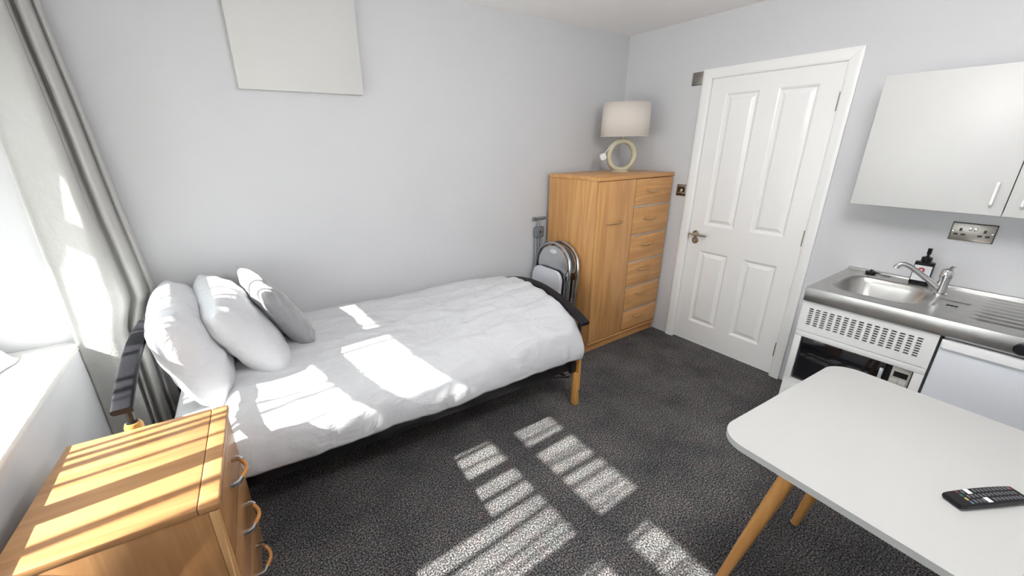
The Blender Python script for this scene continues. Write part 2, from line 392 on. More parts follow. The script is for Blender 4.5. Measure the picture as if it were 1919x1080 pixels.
pr = [(-.010, .004), (-.014, .010), (-.0165, .02), (-.0185, .045), (-.0195, .058), (-.017, .0655), (0, .0655), (0, .0)]
def arch(path, name):
    bm = bmesh.new(); rows = []
    for x, o in pr: rows.append([bm.verts.new(p(x, o)) for p in path])
    n = len(pr)
    for i in range(n):
        for k in range(len(path)-1): bm.faces.new((rows[i][k], rows[(i+1) % n][k], rows[(i+1) % n][k+1], rows[i][k+1]))
    bm.faces.new([r[0] for r in rows]); bm.faces.new([r[-1] for r in rows][::-1])
    obj(name, bm, 'door', fr, sharp=25)
arch([lambda x, o: (x, YL+o, 0), lambda x, o: (x, YL+o, DH+o-.0006)], 'jamb_moulding')
arch([lambda x, o: (x, YR-o, 0), lambda x, o: (x, YR-o, DH+o-.0006)], 'jamb_moulding')
arch([lambda x, o: (x, YL+o-.0006, DH+o), lambda x, o: (x, YR-o+.0006, DH+o)], 'head_moulding')

# ------------------------------------------------------------------ bed
BED = thing('bed_frame', 'single bed frame with black arched end rails and pine posts', 'bed', (-2.385, -.5075, 0), R(-2.68))
HX, HYH = 1.015, .425
def local_obj(name, bm, mat, parent): return obj(name, bm, mat, parent)
for sx, top in ((-1, .70), (1, .40)):
    for sy in (-1, 1):
        x, y = sx*HX, sy*HYH
        bm = bmesh.new()
        if sx == 1:
            # post with a square notch cut on the inner side where the rail bracket bolts on
            rr = [(.026*math.cos(a), .026*math.sin(a)) for a in [2*PI*i/20 for i in range(20)]]
            cut = [(max(px, -.006), py) for px, py in rr]
            def ring(z, pts, s=1.0): return [bm.verts.new((x+px*s, y+py*s, z)) for px, py in pts]
            rs = [ring(0, rr, .78), ring(.012, rr), ring(.235, rr), ring(.2351, cut), ring(.365, cut), ring(.3651, rr), ring(top-.006, rr), ring(top, rr, .85)]
            for A, B in zip(rs, rs[1:]):
                for i in range(20): bm.faces.new((A[i], A[(i+1) % 20], B[(i+1) % 20], B[i]))
            bm.faces.new(rs[0][::-1]); bm.faces.new(rs[-1])
        else:
            lathe(bm, [(0, 0), (.02, 0), (.026, .012), (.026, top-.015), (.021, top-.003), (.014, top), (0, top)], 20, T(x, y, 0))
        p = obj('post', bm, 'post', BED)
        if sx == 1:
            bm = bmesh.new(); lathe(bm, [(0, 0), (.004, 0), (.004, .004), (0, .005)], 10, T(x+.004, y-.0255, .11) @ Matrix.Rotation(R(90), 4, 'X'))
            obj('bolt_head', bm, 'black', p)
def arc_z(y, ze, zc_, half=.475): return zc_ - (zc_-ze)*(abs(y)/half)**2.0
for sx, ze, zc_, nm in ((-1, .772, .868, 'head_rail'), (1, .582, .688, 'foot_rail')):
    yl = [-.475 + (.475+(.432 if sx < 0 else .475))*i/28 for i in range(29)]
    pts = [(sx*HX, y, arc_z(y, ze, zc_)) for y in yl]
    prof = rrect(.058, .026, .009, 4)
    bm = bmesh.new(); sweep(bm, pts, prof, upv=(0, 0, 1)); obj(nm, bm, 'rail', BED)
    for sy in (-1, 1):
        z0 = .695 if sx < 0 else .395
        bm = bmesh.new(); tube(bm, [(sx*HX, sy*HYH, z0), (sx*HX, sy*HYH, arc_z(HYH, ze, zc_)-.01)], .011, 12)
        if sx < 0: lathe(bm, [(.011, 0), (.017, 0), (.017, .006), (.011, .006)], 16, T(sx*HX, sy*HYH, z0))
        obj('spigot', bm, 'black', BED)
    for y in ((-.22, .05, .30) if sx < 0 else ()):
        zb = .36
        bm = bmesh.new(); tube(bm, [(sx*HX, y, zb), (sx*HX, y, arc_z(y, ze, zc_)-.01)], .008, 10); obj('spindle', bm, 'black', BED)
    obj('cross_rail', BX(sx*HX-.012, sx*HX+.012, -HYH+.018, HYH-.018, .33, .37, bev=.003), 'black', BED)
for sy in (-1, 1):
    obj('side_rail', BX(-HX+.008, HX-.008, sy*.405-.013, sy*.405+.013, .255, .335, bev=.003), 'black', BED)
    obj('rail_bracket', BX(HX-.05, HX-.009, sy*.418-.012, sy*.418+.012, .238, .362, bev=.002), 'black', BED)
for k in range(13):
    x = -.93 + 1.86*k/12
    obj('slat', BX(x-.03, x+.03, -.388, .388, .318, .332), 'post', BED)
tb = bmesh.new(); tube(tb, [(.985, -.39, .19), (.72, -.39, .27)], .008, 8); tube(tb, [(.96, -.38, .20), (.96, .38, .20)], .010, 8)
obj('lower_stretcher', tb, 'black', BED)
def bedpt(v): return BED.matrix_world @ Vector(v)
BM = Matrix.Translation((-2.385, -.5075, 0)) @ Matrix.Rotation(R(-2.68), 4, 'Z')
def soft_box(bm, x0, x1, y0, y1, z0, z1, bev): box(bm, x0, x1, y0, y1, z0, z1, bev=bev, seg=5)
bm = bmesh.new(); soft_box(bm, -.985, .985, -.408, .408, .337, .515, .05)
bmesh.ops.transform(bm, matrix=BM, verts=bm.verts)
mt = tag(obj('mattress', bm, 'cotton', sharp=60), 'white sheeted mattress showing under the pillows at the head', 'mattress')
# duvet: crown height and cross profile change from head to foot; hangs over the near side
def lerp_prof(pr, s):
    L = [0]
    for a, b in zip(pr, pr[1:]): L.append(L[-1] + math.hypot(b[0]-a[0], b[1]-a[1]))
    d = s*L[-1]
    for i in range(len(pr)-1):
        if d <= L[i+1] or i == len(pr)-2:
            f = (d-L[i])/(L[i+1]-L[i]); f = max(0, min(1, f)); f2 = f
            return (pr[i][0]+(pr[i+1][0]-pr[i][0])*f2, pr[i][1]+(pr[i+1][1]-pr[i][1])*f2)
PH = [(.440, .50), (.446, .58), (.42, .632), (.36, .652), (.2, .638), (0, .607), (-.2, .572), (-.33, .548), (-.405, .520), (-.442, .478), (-.456, .43), (-.458, .385), (-.452, .350)]
PM = [(.450, .50), (.458, .57), (.43, .618), (.35, .640), (.2, .632), (0, .607), (-.2, .575), (-.33, .548), (-.41, .512), (-.45, .468), (-.464, .42), (-.464, .38), (-.458, .345)]
PFt = [(.43, .50), (.44, .56), (.41, .612), (.32, .655), (.15, .686), (0, .692), (-.15, .680), (-.28, .650), (-.39, .598), (-.448, .535), (-.470, .455), (-.472, .41), (-.462, .368)]
NX, NS = 150, 96
def duvet(u, s):
    # u along the bed 0..1 (head to foot)
    a = lerp_prof(PH, s); b = lerp_prof(PM, s); c = lerp_prof(PFt, s)
    if u < .5: k = u/.5; k = k*k*(3-2*k); y, z = a[0]+(b[0]-a[0])*k, a[1]+(b[1]-a[1])*k
    else: k = (u-.5)/.5; k = k*k*(3-2*k); y, z = b[0]+(c[0]-b[0])*k, b[1]+(c[1]-b[1])*k
    x = -.775 + 1.77*u
    # rounded fall at the two ends
    e = (1-u)*1.77
    if e < .07: z -= (.07-e)**2/.07*.9*max(0, min(1, (z-.40)/.15))
    hd = u*1.77
    if hd < .05: z -= (.05-hd)**2/.05*.9*max(0, min(1, (z-.40)/.15))
    # soft rolling lumps, diagonal pulls and creases at the foot
    top = max(0, min(1, (z-.42)/.1))
    n = noise.noise(Vector((x*2.2, y*3.2, 1.3)))*.013
    def crease(p, w): return max(0, 1-abs(noise.noise(p))/w)
    n += crease(Vector((x*2.6+y*1.2, y*7-x*1.5, 4.1)), .22)*.009
    n += crease(Vector((x*1.6, y*11+x*2, 8.3)), .25)*.006
    n += noise.noise(Vector((x*5+y*3, y*9-x*3, 4.1)))*.004
    ft = max(0, min(1, (u-.50)/.35))
    ang = math.atan2(y+.05, 1.30-x)
    q = 2.2*noise.noise(Vector((x*3, y*3, 2)))
    n += ft*(abs(math.sin(ang*9 + q))**.6-.5)*.012 + ft*crease(Vector((x*9+y*4, y*10-x*6, 6.6)), .3)*.006
    side = 1-top
    z += n*(.35+.65*top)
    y -= side*(.005*math.sin(x*7+1.5*math.sin(x*3)) + .010*noise.noise(Vector((x*14, z*6, 3)))) * (1 if s > .5 else 0)
    z += .006*noise.noise(Vector((x*4.5, 0, 9)))*max(0, (s-.85)/.15)
    return Vector((x, y, z))
bm = bmesh.new()
g = [[bm.verts.new(BM @ duvet(i/NX, j/NS)) for j in range(NS+1)] for i in range(NX+1)]
for i in range(NX):
    for j in range(NS): bm.faces.new((g[i][j], g[i+1][j], g[i+1][j+1], g[i][j+1]))
dv_ = obj('duvet', bm, 'cotton', sharp=180)
so = dv_.modifiers.new('thickness', 'SOLIDIFY'); so.thickness = .018; so.offset = 1.0
tag(dv_, 'white cotton duvet spread over the bed with sun patches', 'duvet')
def cushion(name, w, h, t, centre, lean, rz, mat, label, cat, seed, spin=0.0, sag=.0, pw=2.6, group=None, rnd=.06):
    """lens-shaped stuffed pillow: w along bed width, h up, t thick; pinched corners, wrinkles"""
    bm = bmesh.new(); N = 44
    mt_ = Matrix.Translation(centre) @ Matrix.Rotation(R(rz), 4, 'Z') @ Matrix.Rotation(R(lean), 4, 'Y') @ Matrix.Rotation(R(spin), 4, 'X')
    top, bot = {}, {}
    for i in range(N+1):
        for j in range(N+1):
            u = math.sin((i/N*2-1)*PI/2*.985)/math.sin(PI/2*.985); v = math.sin((j/N*2-1)*PI/2*.985)/math.sin(PI/2*.985)
            prof = max(0, (1-abs(u)**pw))*max(0, (1-abs(v)**pw))
            th = t/2*prof**.48
            y = u*w/2*(1-.035*(1-v*v)*abs(u)**3)*(1-rnd*abs(v)**4*abs(u)); z = v*h/2*(1-.04*(1-u*u)*abs(v)**3)*(1-rnd*abs(u)**4*abs(v))
            z -= sag*(1-v)*(.5)*abs(u)**2*.0
            wr = noise.noise(Vector((u*2.3+seed, v*2.6, seed)))*.014 + noise.noise(Vector((u*6, v*5+seed, 2*seed)))*.006
            cr = (abs(u)*abs(v))**2
            wr += cr*.010*math.sin(9*(u*u+v*v)+11*math.atan2(v, u))
            wr *= min(1, prof*5)
            edge = i in (0, N) or j in (0, N)
            a = bm.verts.new(mt_ @ Vector((th+wr, y, z)))
            top[i, j] = a
            bot[i, j] = a if edge else bm.verts.new(mt_ @ Vector((-th+wr*.6, y, z)))
    for i in range(N):
        for j in range(N):
            bm.faces.new((top[i, j], top[i+1, j], top[i+1, j+1], top[i, j+1]))
            bm.faces.new((bot[i, j+1], bot[i+1, j+1], bot[i+1, j], bot[i, j]))
    return tag(obj(name, bm, mat, sharp=180), label, cat, group)
cushion('pillow', .62, .465, .225, (-3.255, -.385, .748), -15, 2, 'pillowcase', 'rear plump white pillow leaning on the black head rail', 'pillow', 1.0, spin=3, pw=3.6)
cushion('pillow', .60, .475, .21, (-3.055, -.350, .762), -29, 4, 'pillowcase', 'front plump white pillow leaning behind the grey cushion', 'pillow', 5.0, spin=4, pw=3.2)
cushion('cushion', .45, .475, .135, (-2.880, -.280, .770), -28, 8, 'velvet', 'small square grey velvet cushion in front of the white pillows', 'cushion', 9.0, spin=8, rnd=.03)

# ------------------------------------------------------------------ wardrobe
WX0, WX1, WYB, WYF, WH = -.851, -.016, -.045, -.549, 1.356
wd = thing('wardrobe', 'light oak wardrobe with one tall door and six drawers', 'wardrobe', ((WX0+WX1)/2, (WYB+WYF)/2, 0))
ox, oy = (WX0+WX1)/2, (WYB+WYF)/2
def wl(x0, x1, y0, y1, z0, z1, **k): return BX(x0-ox, x1-ox, y0-oy, y1-oy, z0, z1, **k)
obj('side_panel', wl(WX0, WX0+.02, WYF+.001, WYB, .0, WH-.028, bev=.0015), 'wood', wd)
obj('side_panel', wl(WX1-.02, WX1, WYF+.001, WYB, .0, WH-.028, bev=.0015), 'wood', wd)
obj('back_panel', wl(WX0+.02, WX1-.02, WYB-.008, WYB, .07, WH-.028), 'wood', wd)
obj('top_panel', wl(WX0-.004, WX1+.004, WYF-.022, WYB, WH-.028, WH, bev=.004), 'wood_x', wd)
obj('bottom_rail', wl(WX0, WX1, WYF-.02, WYB-.01, .070, .083, bev=.003), 'wood_x', wd)
obj('plinth', wl(WX0+.021, WX1-.021, WYF+.008, WYF+.026, 0, .070), 'wood_x', wd)
obj('edge_strip', wl(WX0-.0005, WX0+.012, WYF-.0008, WYF+.003, .084, WH-.03), 'edge', wd)
XS = -.462
def bow(bm, p0, p1, out, r=.007, lift=.024):
    pts = []
    p0, p1, out = Vector(p0), Vector(p1), Vector(out)
    for i in range(15):
        t_ = i/14; s = math.sin(PI*t_)**.55
        pts.append(p0.lerp(p1, t_) + out*(lift*s))
    tube(bm, pts, r, 8, scales=[.75+.45*math.sin(PI*i/14) for i in range(15)])
dr = obj('door', wl(WX0+.004, XS-.003, WYF-.018, WYF, .088, WH-.031, bev=.0025), 'wood', wd)
bm = bmesh.new(); bow(bm, (-.755-ox, WYF-.017-oy, 1.028), (-.585-ox, WYF-.017-oy, 1.028), (0, -1, 0)); obj('handle', bm, 'edge', dr)
obj('divider', wl(XS-.003, XS+.003, WYF+.0, WYB-.02, .085, WH-.03), 'wood', wd)
zed = [WH-.031, 1.116, .893, .678, .466, .257, .086]
for a, b, hz in zip(zed, zed[1:], (1.233, 1.022, .815, .610, .405, .195)):
    d = obj('drawer', wl(XS+.003, WX1-.004, WYF-.018, WYF+.30, b+.010, a-.002, bev=.0025), 'wood_x', wd)
    bm = bmesh.new(); bow(bm, (-.335-ox, WYF-.017-oy, hz), (-.170-ox, WYF-.017-oy, hz), (0, -1, 0)); obj('handle', bm, 'edge', d)
    if b > .1: obj('metal_strip', wl(XS+.004, WX1-.006, WYF-.016, WYF+.002, b+.0005, b+.0085), 'alu', wd)

# ------------------------------------------------------------------ table lamp on the wardrobe
LX, LY = -.322, -.285
lamp = thing('table_lamp', 'cream ring-shaped table lamp with oval fabric shade on the wardrobe', 'lamp', (LX, LY, WH), R(-32))
bm = bmesh.new()   # ring: square-section hoop standing upright
ring_pts = [(.100*math.cos(2*PI*i/48), 0, .128+.108*math.sin(2*PI*i/48)) for i in range(48)]
prof = [(a, b) for a, b in rrect(.062, .036, .014, 4)]
fr_ = []
for i in range(48):
    a = 2*PI*i/48; c = Vector(ring_pts[i]); nrm = Vector((math.cos(a), 0, math.sin(a)))
    fr_.append([bm.verts.new(c + nrm*q[1] + Vector((0, 1, 0))*q[0]) for q in prof])
for i in range(48):
    A, B = fr_[i], fr_[(i+1) % 48]; m_ = len(prof)
    for j in range(m_): bm.faces.new((A[j], A[(j+1) % m_], B[(j+1) % m_], B[j]))
obj('ring_base', bm, 'ceramic', lamp, sharp=50)
bm = bmesh.new(); prism(bm, rrect(.13, .085, .035), 0, .012, bev=.003); obj('foot', bm, 'ceramic', lamp)
bm = bmesh.new(); tube(bm, [(0, 0, .245), (0, 0, .31)], .012, 12); tube(bm, [(-.15, 0, .29), (.15, 0, .29)], .002, 6); tube(bm, [(0, -.115, .29), (0, .115, .29)], .002, 6)
obj('lamp_holder', bm, 'white_pl', lamp)
bm = bmesh.new(); n = 56; rows = []
for k, (sc, z) in enumerate(((1.0, .265), (.985, .39), (.965, .505))):
    rows.append([bm.verts.new((.012+.185*sc*math.cos(2*PI*i/n), .145*sc*math.sin(2*PI*i/n), z)) for i in range(n)])
for A, B in zip(rows, rows[1:]):
    for i in range(n): bm.faces.new((A[i], A[(i+1) % n], B[(i+1) % n], B[i]))
shd = obj('lamp_shade', bm, 'shade', lamp, sharp=60); sm = shd.modifiers.new('thickness', 'SOLIDIFY'); sm.thickness = .003
for sc, z in ((1.003, .267), (.968, .503)):
    bm = bmesh.new(); tube(bm, [(.012+.185*sc*math.cos(2*PI*i/n), .145*sc*math.sin(2*PI*i/n), z) for i in range(n)], .0025, 6, closed=True)
    obj('shade_trim', bm, 'shade', shd)
bm = bmesh.new(); tube(bm, [(-.03, .02, .262), (-.062, -.035, .235), (-.105, -.04, .19), (-.133, -.03, .155), (-.145, -.02, .135)], .003, 8); cd = obj('flex', bm, 'white_pl', lamp)
bm = bmesh.new(); prism(bm, rrect(.046, .05, .012), -.012, .012, T(-.150, -.022, .118) @ Matrix.Rotation(R(90), 4, 'X') @ Matrix.Rotation(R(20), 4, 'Z'), bev=.005)
plg = obj('plug', bm, 'white_pl', lamp)
bm = bmesh.new()
for dx, dz in ((-.011, -.004), (.011, -.004), (0, .012)): box(bm, -.150+dx-.002, -.150+dx+.002, -.01, .006, .118+dz-.004, .118+dz+.004)
obj('plug_pin', bm, 'chrome', plg)

# ------------------------------------------------------------------ folded things beside the wardrobe
def folding_chair(label, loc, tilt):
    root = thing('folding_chair', label, 'chair', loc, 0, 'folding chairs against the wardrobe side')
    root.rotation_euler = (0, R(tilt), 0)
    hw = .195
    bm = bmesh.new(); pts = [(0, -hw, .0), (0, -hw, .35), (0, -hw, .62)]
    for i in range(1, 14):
        a = PI*i/14; pts.append((0, -hw*math.cos(a), .64+.215*math.sin(a)**.8))
    pts += [(0, hw, .62), (0, hw, .35), (0, hw, .0)]
    tube(bm, pts, .0105, 10); obj('back_frame', bm, 'tube', root)
    bm = bmesh.new(); poly = []
    for i in range(25):
        a = PI*i/24; poly.append((-.165*math.cos(a), .665+.165*math.sin(a)**.9))
    for i in range(1, 12):
        a = PI*i/12; poly.append((.165*math.cos(a), .665-.055*math.sin(a)))
    prism(bm, [(x, y) for x, y in poly][::-1], -.006, .006, Matrix(((0, 0, 1, 0), (1, 0, 0, 0), (0, 1, 0, 0), (0, 0, 0, 1))), bev=.002)
    br = obj('backrest', bm, 'alu', root)
    bm = bmesh.new(); prism(bm, [(.040*math.cos(2*PI*i/24), .016*math.sin(2*PI*i/24)) for i in range(24)], -.008, .008, Matrix(((0, 0, 1, -.001), (1, 0, 0, 0), (0, 1, 0, .788), (0, 0, 0, 1))), bev=.002)
    obj('grip', bm, 'seat', br)
    bm = bmesh.new(); prism(bm, rrect(.33, .36, .075, 8), -.013, .013, Matrix(((0, 0, 1, -.036), (1, 0, 0, .012), (0, 1, 0, .475), (0, 0, 0, 1))), bev=.006, seg=3)
    st = obj('seat', bm, 'seat', root)
    bm = bmesh.new()
    prism(bm, rrect(.335, .365, .078, 8), -.006, .006, Matrix(((0, 0, 1, -.019), (1, 0, 0, .012), (0, 1, 0, .475), (0, 0, 0, 1)))); obj('seat_pan', bm, 'black_pl', root)
    for s in (-1, 1):
        bm = bmesh.new(); tube(bm, [(-.02, s*.178, .60), (-.012, s*.178, .30), (-.01, s*.178, .04)], .0095, 10); obj('leg', bm, 'tube', root)
        bm = bmesh.new(); tube(bm, [(-.008, s*.17, .63), (-.004, s*.17, .42)], .006, 8); obj('hinge_bar', bm, 'black_pl', root)
        bm = bmesh.new(); tube(bm, [(0, s*hw, .0), (0, s*hw, .03)], .013, 10); obj('foot', bm, 'black_pl', root)
    bm = bmesh.new(); tube(bm, [(-.01, -.178, .09), (-.01, .178, .09)], .008, 8); tube(bm, [(0, -hw, .16), (0, hw, .16)], .008, 8); obj('stretcher', bm, 'tube', root)
    return root
folding_chair('front white and chrome folding chair, nearer the bed', (-1.015, -.244, 0), 4.5)
folding_chair('rear folded chrome chair pressed against the wardrobe side', (-.945, -.260, 0), 4.5)
air = thing('folded_stand', 'folded grey metal stand with T-shaped top behind the chairs', 'stand', (-.925, -.031, 0))
bm = bmesh.new(); tube(bm, [(-.058, 0, 1.010), (.055, 0, 1.010)], .012, 12); tube(bm, [(-.066, 0, 1.010), (-.045, 0, 1.010)], .016, 12); obj('top_bar', bm, 'grey_pl', air)
bm = bmesh.new(); tube(bm, [(-.012, 0, .93), (-.012, 0, 1.005)], .010, 10); obj('neck', bm, 'grey_tube', air)
bm = bmesh.new(); box(bm, -.050, .035, -.022, .022, .855, .945, bev=.012, seg=3); hb = obj('hinge_block', bm, 'grey_pl', air)
bm = bmesh.new(); tube(bm, [(-.010, -.026, .905), (-.010, -.018, .905)], .008, 12); obj('pivot_pin', bm, 'black_pl', hb)
for dx, ddx in ((-.036, -.045), (-.008, -.008), (.020, .018)):
    bm = bmesh.new(); tube(bm, [(dx, 0, .87), (ddx, 0, .01)], .0095, 10); lg = obj('leg', bm, 'grey_tube', air)
    bm = bmesh.new(); tube(bm, [(ddx, 0, .0), (ddx, 0, .03)], .013, 10); obj('foot', bm, 'grey_pl', lg)

# ------------------------------------------------------------------ chest of drawers by the window
CH, CD, CW = .69, .43, .495
ch = thing('chest_of_drawers', 'light wood bedside chest of drawers with bow handles beneath the window', 'chest of drawers', (-3.382, -1.168, 0), R(-4))
obj('top_panel', BX(-CD/2, CD/2-.045, -CW/2, CW/2, CH-.022, CH, bev=.003), 'chest', ch)
obj('top_edging', BX(CD/2-.0444, CD/2+.006, -CW/2, CW/2, CH-.024, CH, bev=.006, seg=3), 'chest', ch)
for s in (-1, 1):
    obj('side_panel', BX(-CD/2+.006, CD/2-.024, s*(CW/2-.012)-.009, s*(CW/2-.012)+.009, .0, CH-.0225, bev=.001), 'chest_z', ch)
    obj('front_upright', BX(CD/2-.0235, CD/2-.003, s*(CW/2-.013)-.011, s*(CW/2-.013)+.011, 0, CH-.0245, bev=.002), 'edge', ch)
obj('back_panel', BX(-CD/2+.007, -CD/2+.012, -CW/2+.022, CW/2-.022, .03, CH-.023), 'chest_z', ch)
obj('plinth', BX(CD/2-.05, CD/2-.035, -CW/2+.022, CW/2-.022, 0, .06), 'chest_y', ch)
for k in range(3):
    z1 = CH-.030-.202*k; z0 = z1-.196
    d = obj('drawer', BX(-CD/2+.03, CD/2, -CW/2+.0255, CW/2-.0255, z0, z1, bev=.002), 'chest_y', ch)
    hz = (z0+z1)/2+.02; x = CD/2
    bm = bmesh.new(); pts = []
    for i in range(11):
        t_ = i/10; pts.append((x+.030+.016*math.sin(PI*t_), -.046+.092*t_, hz))
    sweep(bm, pts, rrect(.011, .014, .004, 3), upv=(0, 0, 1)); hd = obj('handle', bm, 'leg', d)
    for s in (-1, 1):
        bm = bmesh.new(); sweep(bm, [(x-.001, s*.062, hz), (x+.018, s*.062, hz), (x+.0265, s*.058, hz), (x+.0325, s*.044, hz)], rrect(.013, .016, .003, 2), upv=(0, 0, 1))
        obj('handle_mount', bm, 'chrome', hd)

# ------------------------------------------------------------------ curtain, pole, cloth on the sill
plan = [(-3.662, -.140), (-3.672, -.170), (-3.664, -.190), (-3.635, -.192), (-3.585, -.200), (-3.530, -.214), (-3.495, -.216), (-3.474, -.200), (-3.468, -.150), (-3.463, -.110),
        (-3.452, -.120), (-3.440, -.150), (-3.424, -.160), (-3.410, -.140), (-3.404, -.095), (-3.398, -.075), (-3.390, -.090), (-3.380, -.092), (-3.374, -.070), (-3.378, -.03)]
def crom(P, n):
    out = []
    for i in range(len(P)-1):
        p0, p1, p2, p3 = P[max(i-1, 0)], P[i], P[i+1], P[min(i+2, len(P)-1)]
        for k in range(n):
            t_ = k/n
            out.append(tuple(.5*((2*p1[q]) + (-p0[q]+p2[q])*t_ + (2*p0[q]-5*p1[q]+4*p2[q]-p3[q])*t_*t_ + (-p0[q]+3*p1[q]-3*p2[q]+p3[q])*t_**3) for q in (0, 1)))
    out.append(P[-1]); return out
pl = crom(plan, 5); NZ = 60
bm = bmesh.new(); gr = []
for k in range(NZ+1):
    z = .03 + (2.235-.03)*k/NZ; row = []
    f = (z-.03)/2.205
    for i, (x, y) in enumerate(pl):
        a = i/(len(pl)-1)
        xx = -3.672 + (x+3.672)*(1.0-.26*max(0, (z-.9)/1.3))*(1 + .0*f)
        yy = y*(1+.06*math.sin(z*2.1+i*.05)) + .010*noise.noise(Vector((x*9, z*2.6, 3))) + .026*min(1, max(0, (z-.9)/.6))*(1 if i < 38 else .3)
        xx -= .065*max(0, min(1, (.92-z)/.14))*max(0, (xx+3.672)/.30)
        xx += .006*noise.noise(Vector((y*10, z*1.8, 8)))*(a > .1)
        row.append(bm.verts.new((xx, min(yy, -.012), z)))
    gr.append(row)
for k in range(NZ):
    for i in range(len(pl)-1): bm.faces.new((gr[k][i], gr[k][i+1], gr[k+1][i+1], gr[k+1][i]))
cu = obj('curtain', bm, 'linen', sharp=180); sm = cu.modifiers.new('thickness', 'SOLIDIFY'); sm.thickness = .003
tag(cu, 'long pale linen curtain drawn back beside the bed head', 'curtain')
pole = thing('curtain_pole', 'steel curtain pole above the window', 'curtain pole', (-3.53, -1.3, 2.26))
bm = bmesh.new(); tube(bm, [(0, -1.4, 0), (0, 1.27, 0)], .013, 14); obj('pole', bm, 'steel', pole)
for y in (-1.3, 0, 1.2):
    bm = bmesh.new(); tube(bm, [(XW+3.53, y, 0), (0, y, 0)], .007, 10); obj('bracket', bm, 'steel', pole)
bm = bmesh.new()   # crumpled white cloth on the far corner of the sill
NC = 26; gg = []
for i in range(NC+1):
    row = []
    for j in range(NC+1):
        u, v = i/NC, j/NC
        x = -3.945 + .105*u + .012*math.sin(v*9); y = -.50 + .29*v + .02*math.sin(u*5)
        z = WZ0 + .004 + .060*max(0, math.sin(PI*min(1, max(0, (1-u)*1.0)))*.5 + .5*(1-u))*(0.5+.5*abs(math.sin(v*6.5+u*2))) * (1-u**3) + .006*noise.noise(Vector((u*7, v*8, 2)))*(1-u)
        row.append(bm.verts.new((x, y, max(z, WZ0+.003))))
    gg.append(row)
for i in range(NC):
    for j in range(NC): bm.faces.new((gg[i][j], gg[i+1][j], gg[i+1][j+1], gg[i][j+1]))
vo = obj('cloth', bm, 'voile', sharp=180); sm = vo.modifiers.new('thickness', 'SOLIDIFY'); sm.thickness = .002; sm.offset = 1
tag(vo, 'crumpled thin white cloth lying on the window sill', 'cloth')

# ------------------------------------------------------------------ cupboards on the walls
PX0, PX1, PZ0 = -2.844, -2.240, 1.843
def bar_handle(bm, x, y, z0, z1, out):
    o = Vector(out)
    pts = [Vector((x, y, z0+.008)), Vector((x, y, z0+.008))+o*.018, Vector((x, y, z0+.012))+o*.022, Vector((x, y, z1-.012))+o*.022, Vector((x, y, z1-.008))+o*.018, Vector((x, y, z1-.008))]
    tube(bm, pts, .0055, 10)
KD, KZ0, KZ1 = .30, 1.272, 1.864
wc = thing('wall_cupboard', 'white two-door wall cupboard hung above the sink', 'cupboard', (-KD/2, -2.291, KZ0))
kz = KZ1-KZ0
bm = bmesh.new(); box(bm, -.132, KD/2, .494, .510, 0, kz); box(bm, -.132, KD/2, -.510, -.494, 0, kz); box(bm, -.132, KD/2, -.494, .494, 0, .016); box(bm, -.132, KD/2, -.494, .494, kz-.016, kz); box(bm, KD/2-.006, KD/2, -.494, .494, .016, kz-.016)
obj('carcass', bm, 'cupboard', wc, smooth=False)
for y0, y1, hy in ((.0015, .510, .040), (-.510, -.0015, -.044)):
    d = obj('door', BX(-KD/2, -KD/2+.017, y0, y1, 0, kz, bev=.0012), 'cupboard', wc)
    bm = bmesh.new(); bar_handle(bm, -KD/2, hy, .036, .142, (-1, 0, 0)); obj('handle', bm, 'white_pl', d)
wp = tag(obj('blank_panel', BX(PX0, PX1, -.034, -.0005, PZ0, H-.003, bev=.002), 'panel'), 'blank white rectangular panel fixed high on the wall above the bed', 'panel')

# ------------------------------------------------------------------ switches and sockets
M['insert'] = plain('dark_insert', (.02, .018, .016), .4)
def plate(name, label, cat, y0, y1, z0, z1):
    t_ = thing(name, label, cat, (0, (y0+y1)/2, (z0+z1)/2)); w, h_ = y1-y0, z1-z0
    bm = bmesh.new(); box(bm, -.010, 0, -w/2, w/2, -h_/2, h_/2, bev=.0035); obj('face_plate', bm, 'steel_plate', t_)
    obj('back_gasket', BX(-.0025, -.0, -w/2-.0022, w/2+.0022, -h_/2-.0022, h_/2+.0022), 'black_pl', t_)
    return t_
sk = plate('double_socket', 'brushed steel double power socket above the draining board', 'socket', -2.272, -2.128, 1.108, 1.192)
for s in (-1, 1):
    yb = s*.040
    for nm, dy, dz, a, b in (('earth_slot', 0, .010, .0048, .0075), ('pin_slot', -.0125, -.013, .0075, .0048), ('pin_slot', .0125, -.013, .0075, .0048)):
        obj(nm, BX(-.0106, -.0085, yb+dy-a, yb+dy+a, dz-b, dz+b), 'insert', sk)
    r_ = obj('rocker_switch', BX(-.0135, -.008, s*.0085-.0055, s*.0085+.0055, .006, .026, bev=.0015), 'chrome', sk)
for s in (-1, 1):
    bm = bmesh.new(); lathe(bm, [(0, 0), (.0035, 0), (.0032, .0012), (0, .0014)], 12, T(-.010, s*.065, 0) @ Matrix.Rotation(R(-90), 4, 'Y')); obj('screw', bm, 'chrome', sk)
sw = plate('light_switch', 'small steel switch plate with black insert beside the door frame', 'switch', -.687, -.603, 1.180, 1.262)
obj('black_insert', BX(-.0108, -.0085, -.030, .030, -.012, .026), 'insert', sw)
obj('rocker_switch', BX(-.0140, -.009, -.010, .010, -.016, .012, bev=.002), 'chrome', sw)
obj('lower_insert', BX(-.0108, -.0085, -.036, .036, -.036, -.026), 'insert', sw)
us = plate('switch_plate', 'dull steel switch plate high at the door frame corner', 'switch', -.688, -.606, 1.964, 2.045)
obj('rocker_switch', BX(-.0130, -.009, -.026, .026, -.022, .022, bev=.002), 'steel_plate', us)

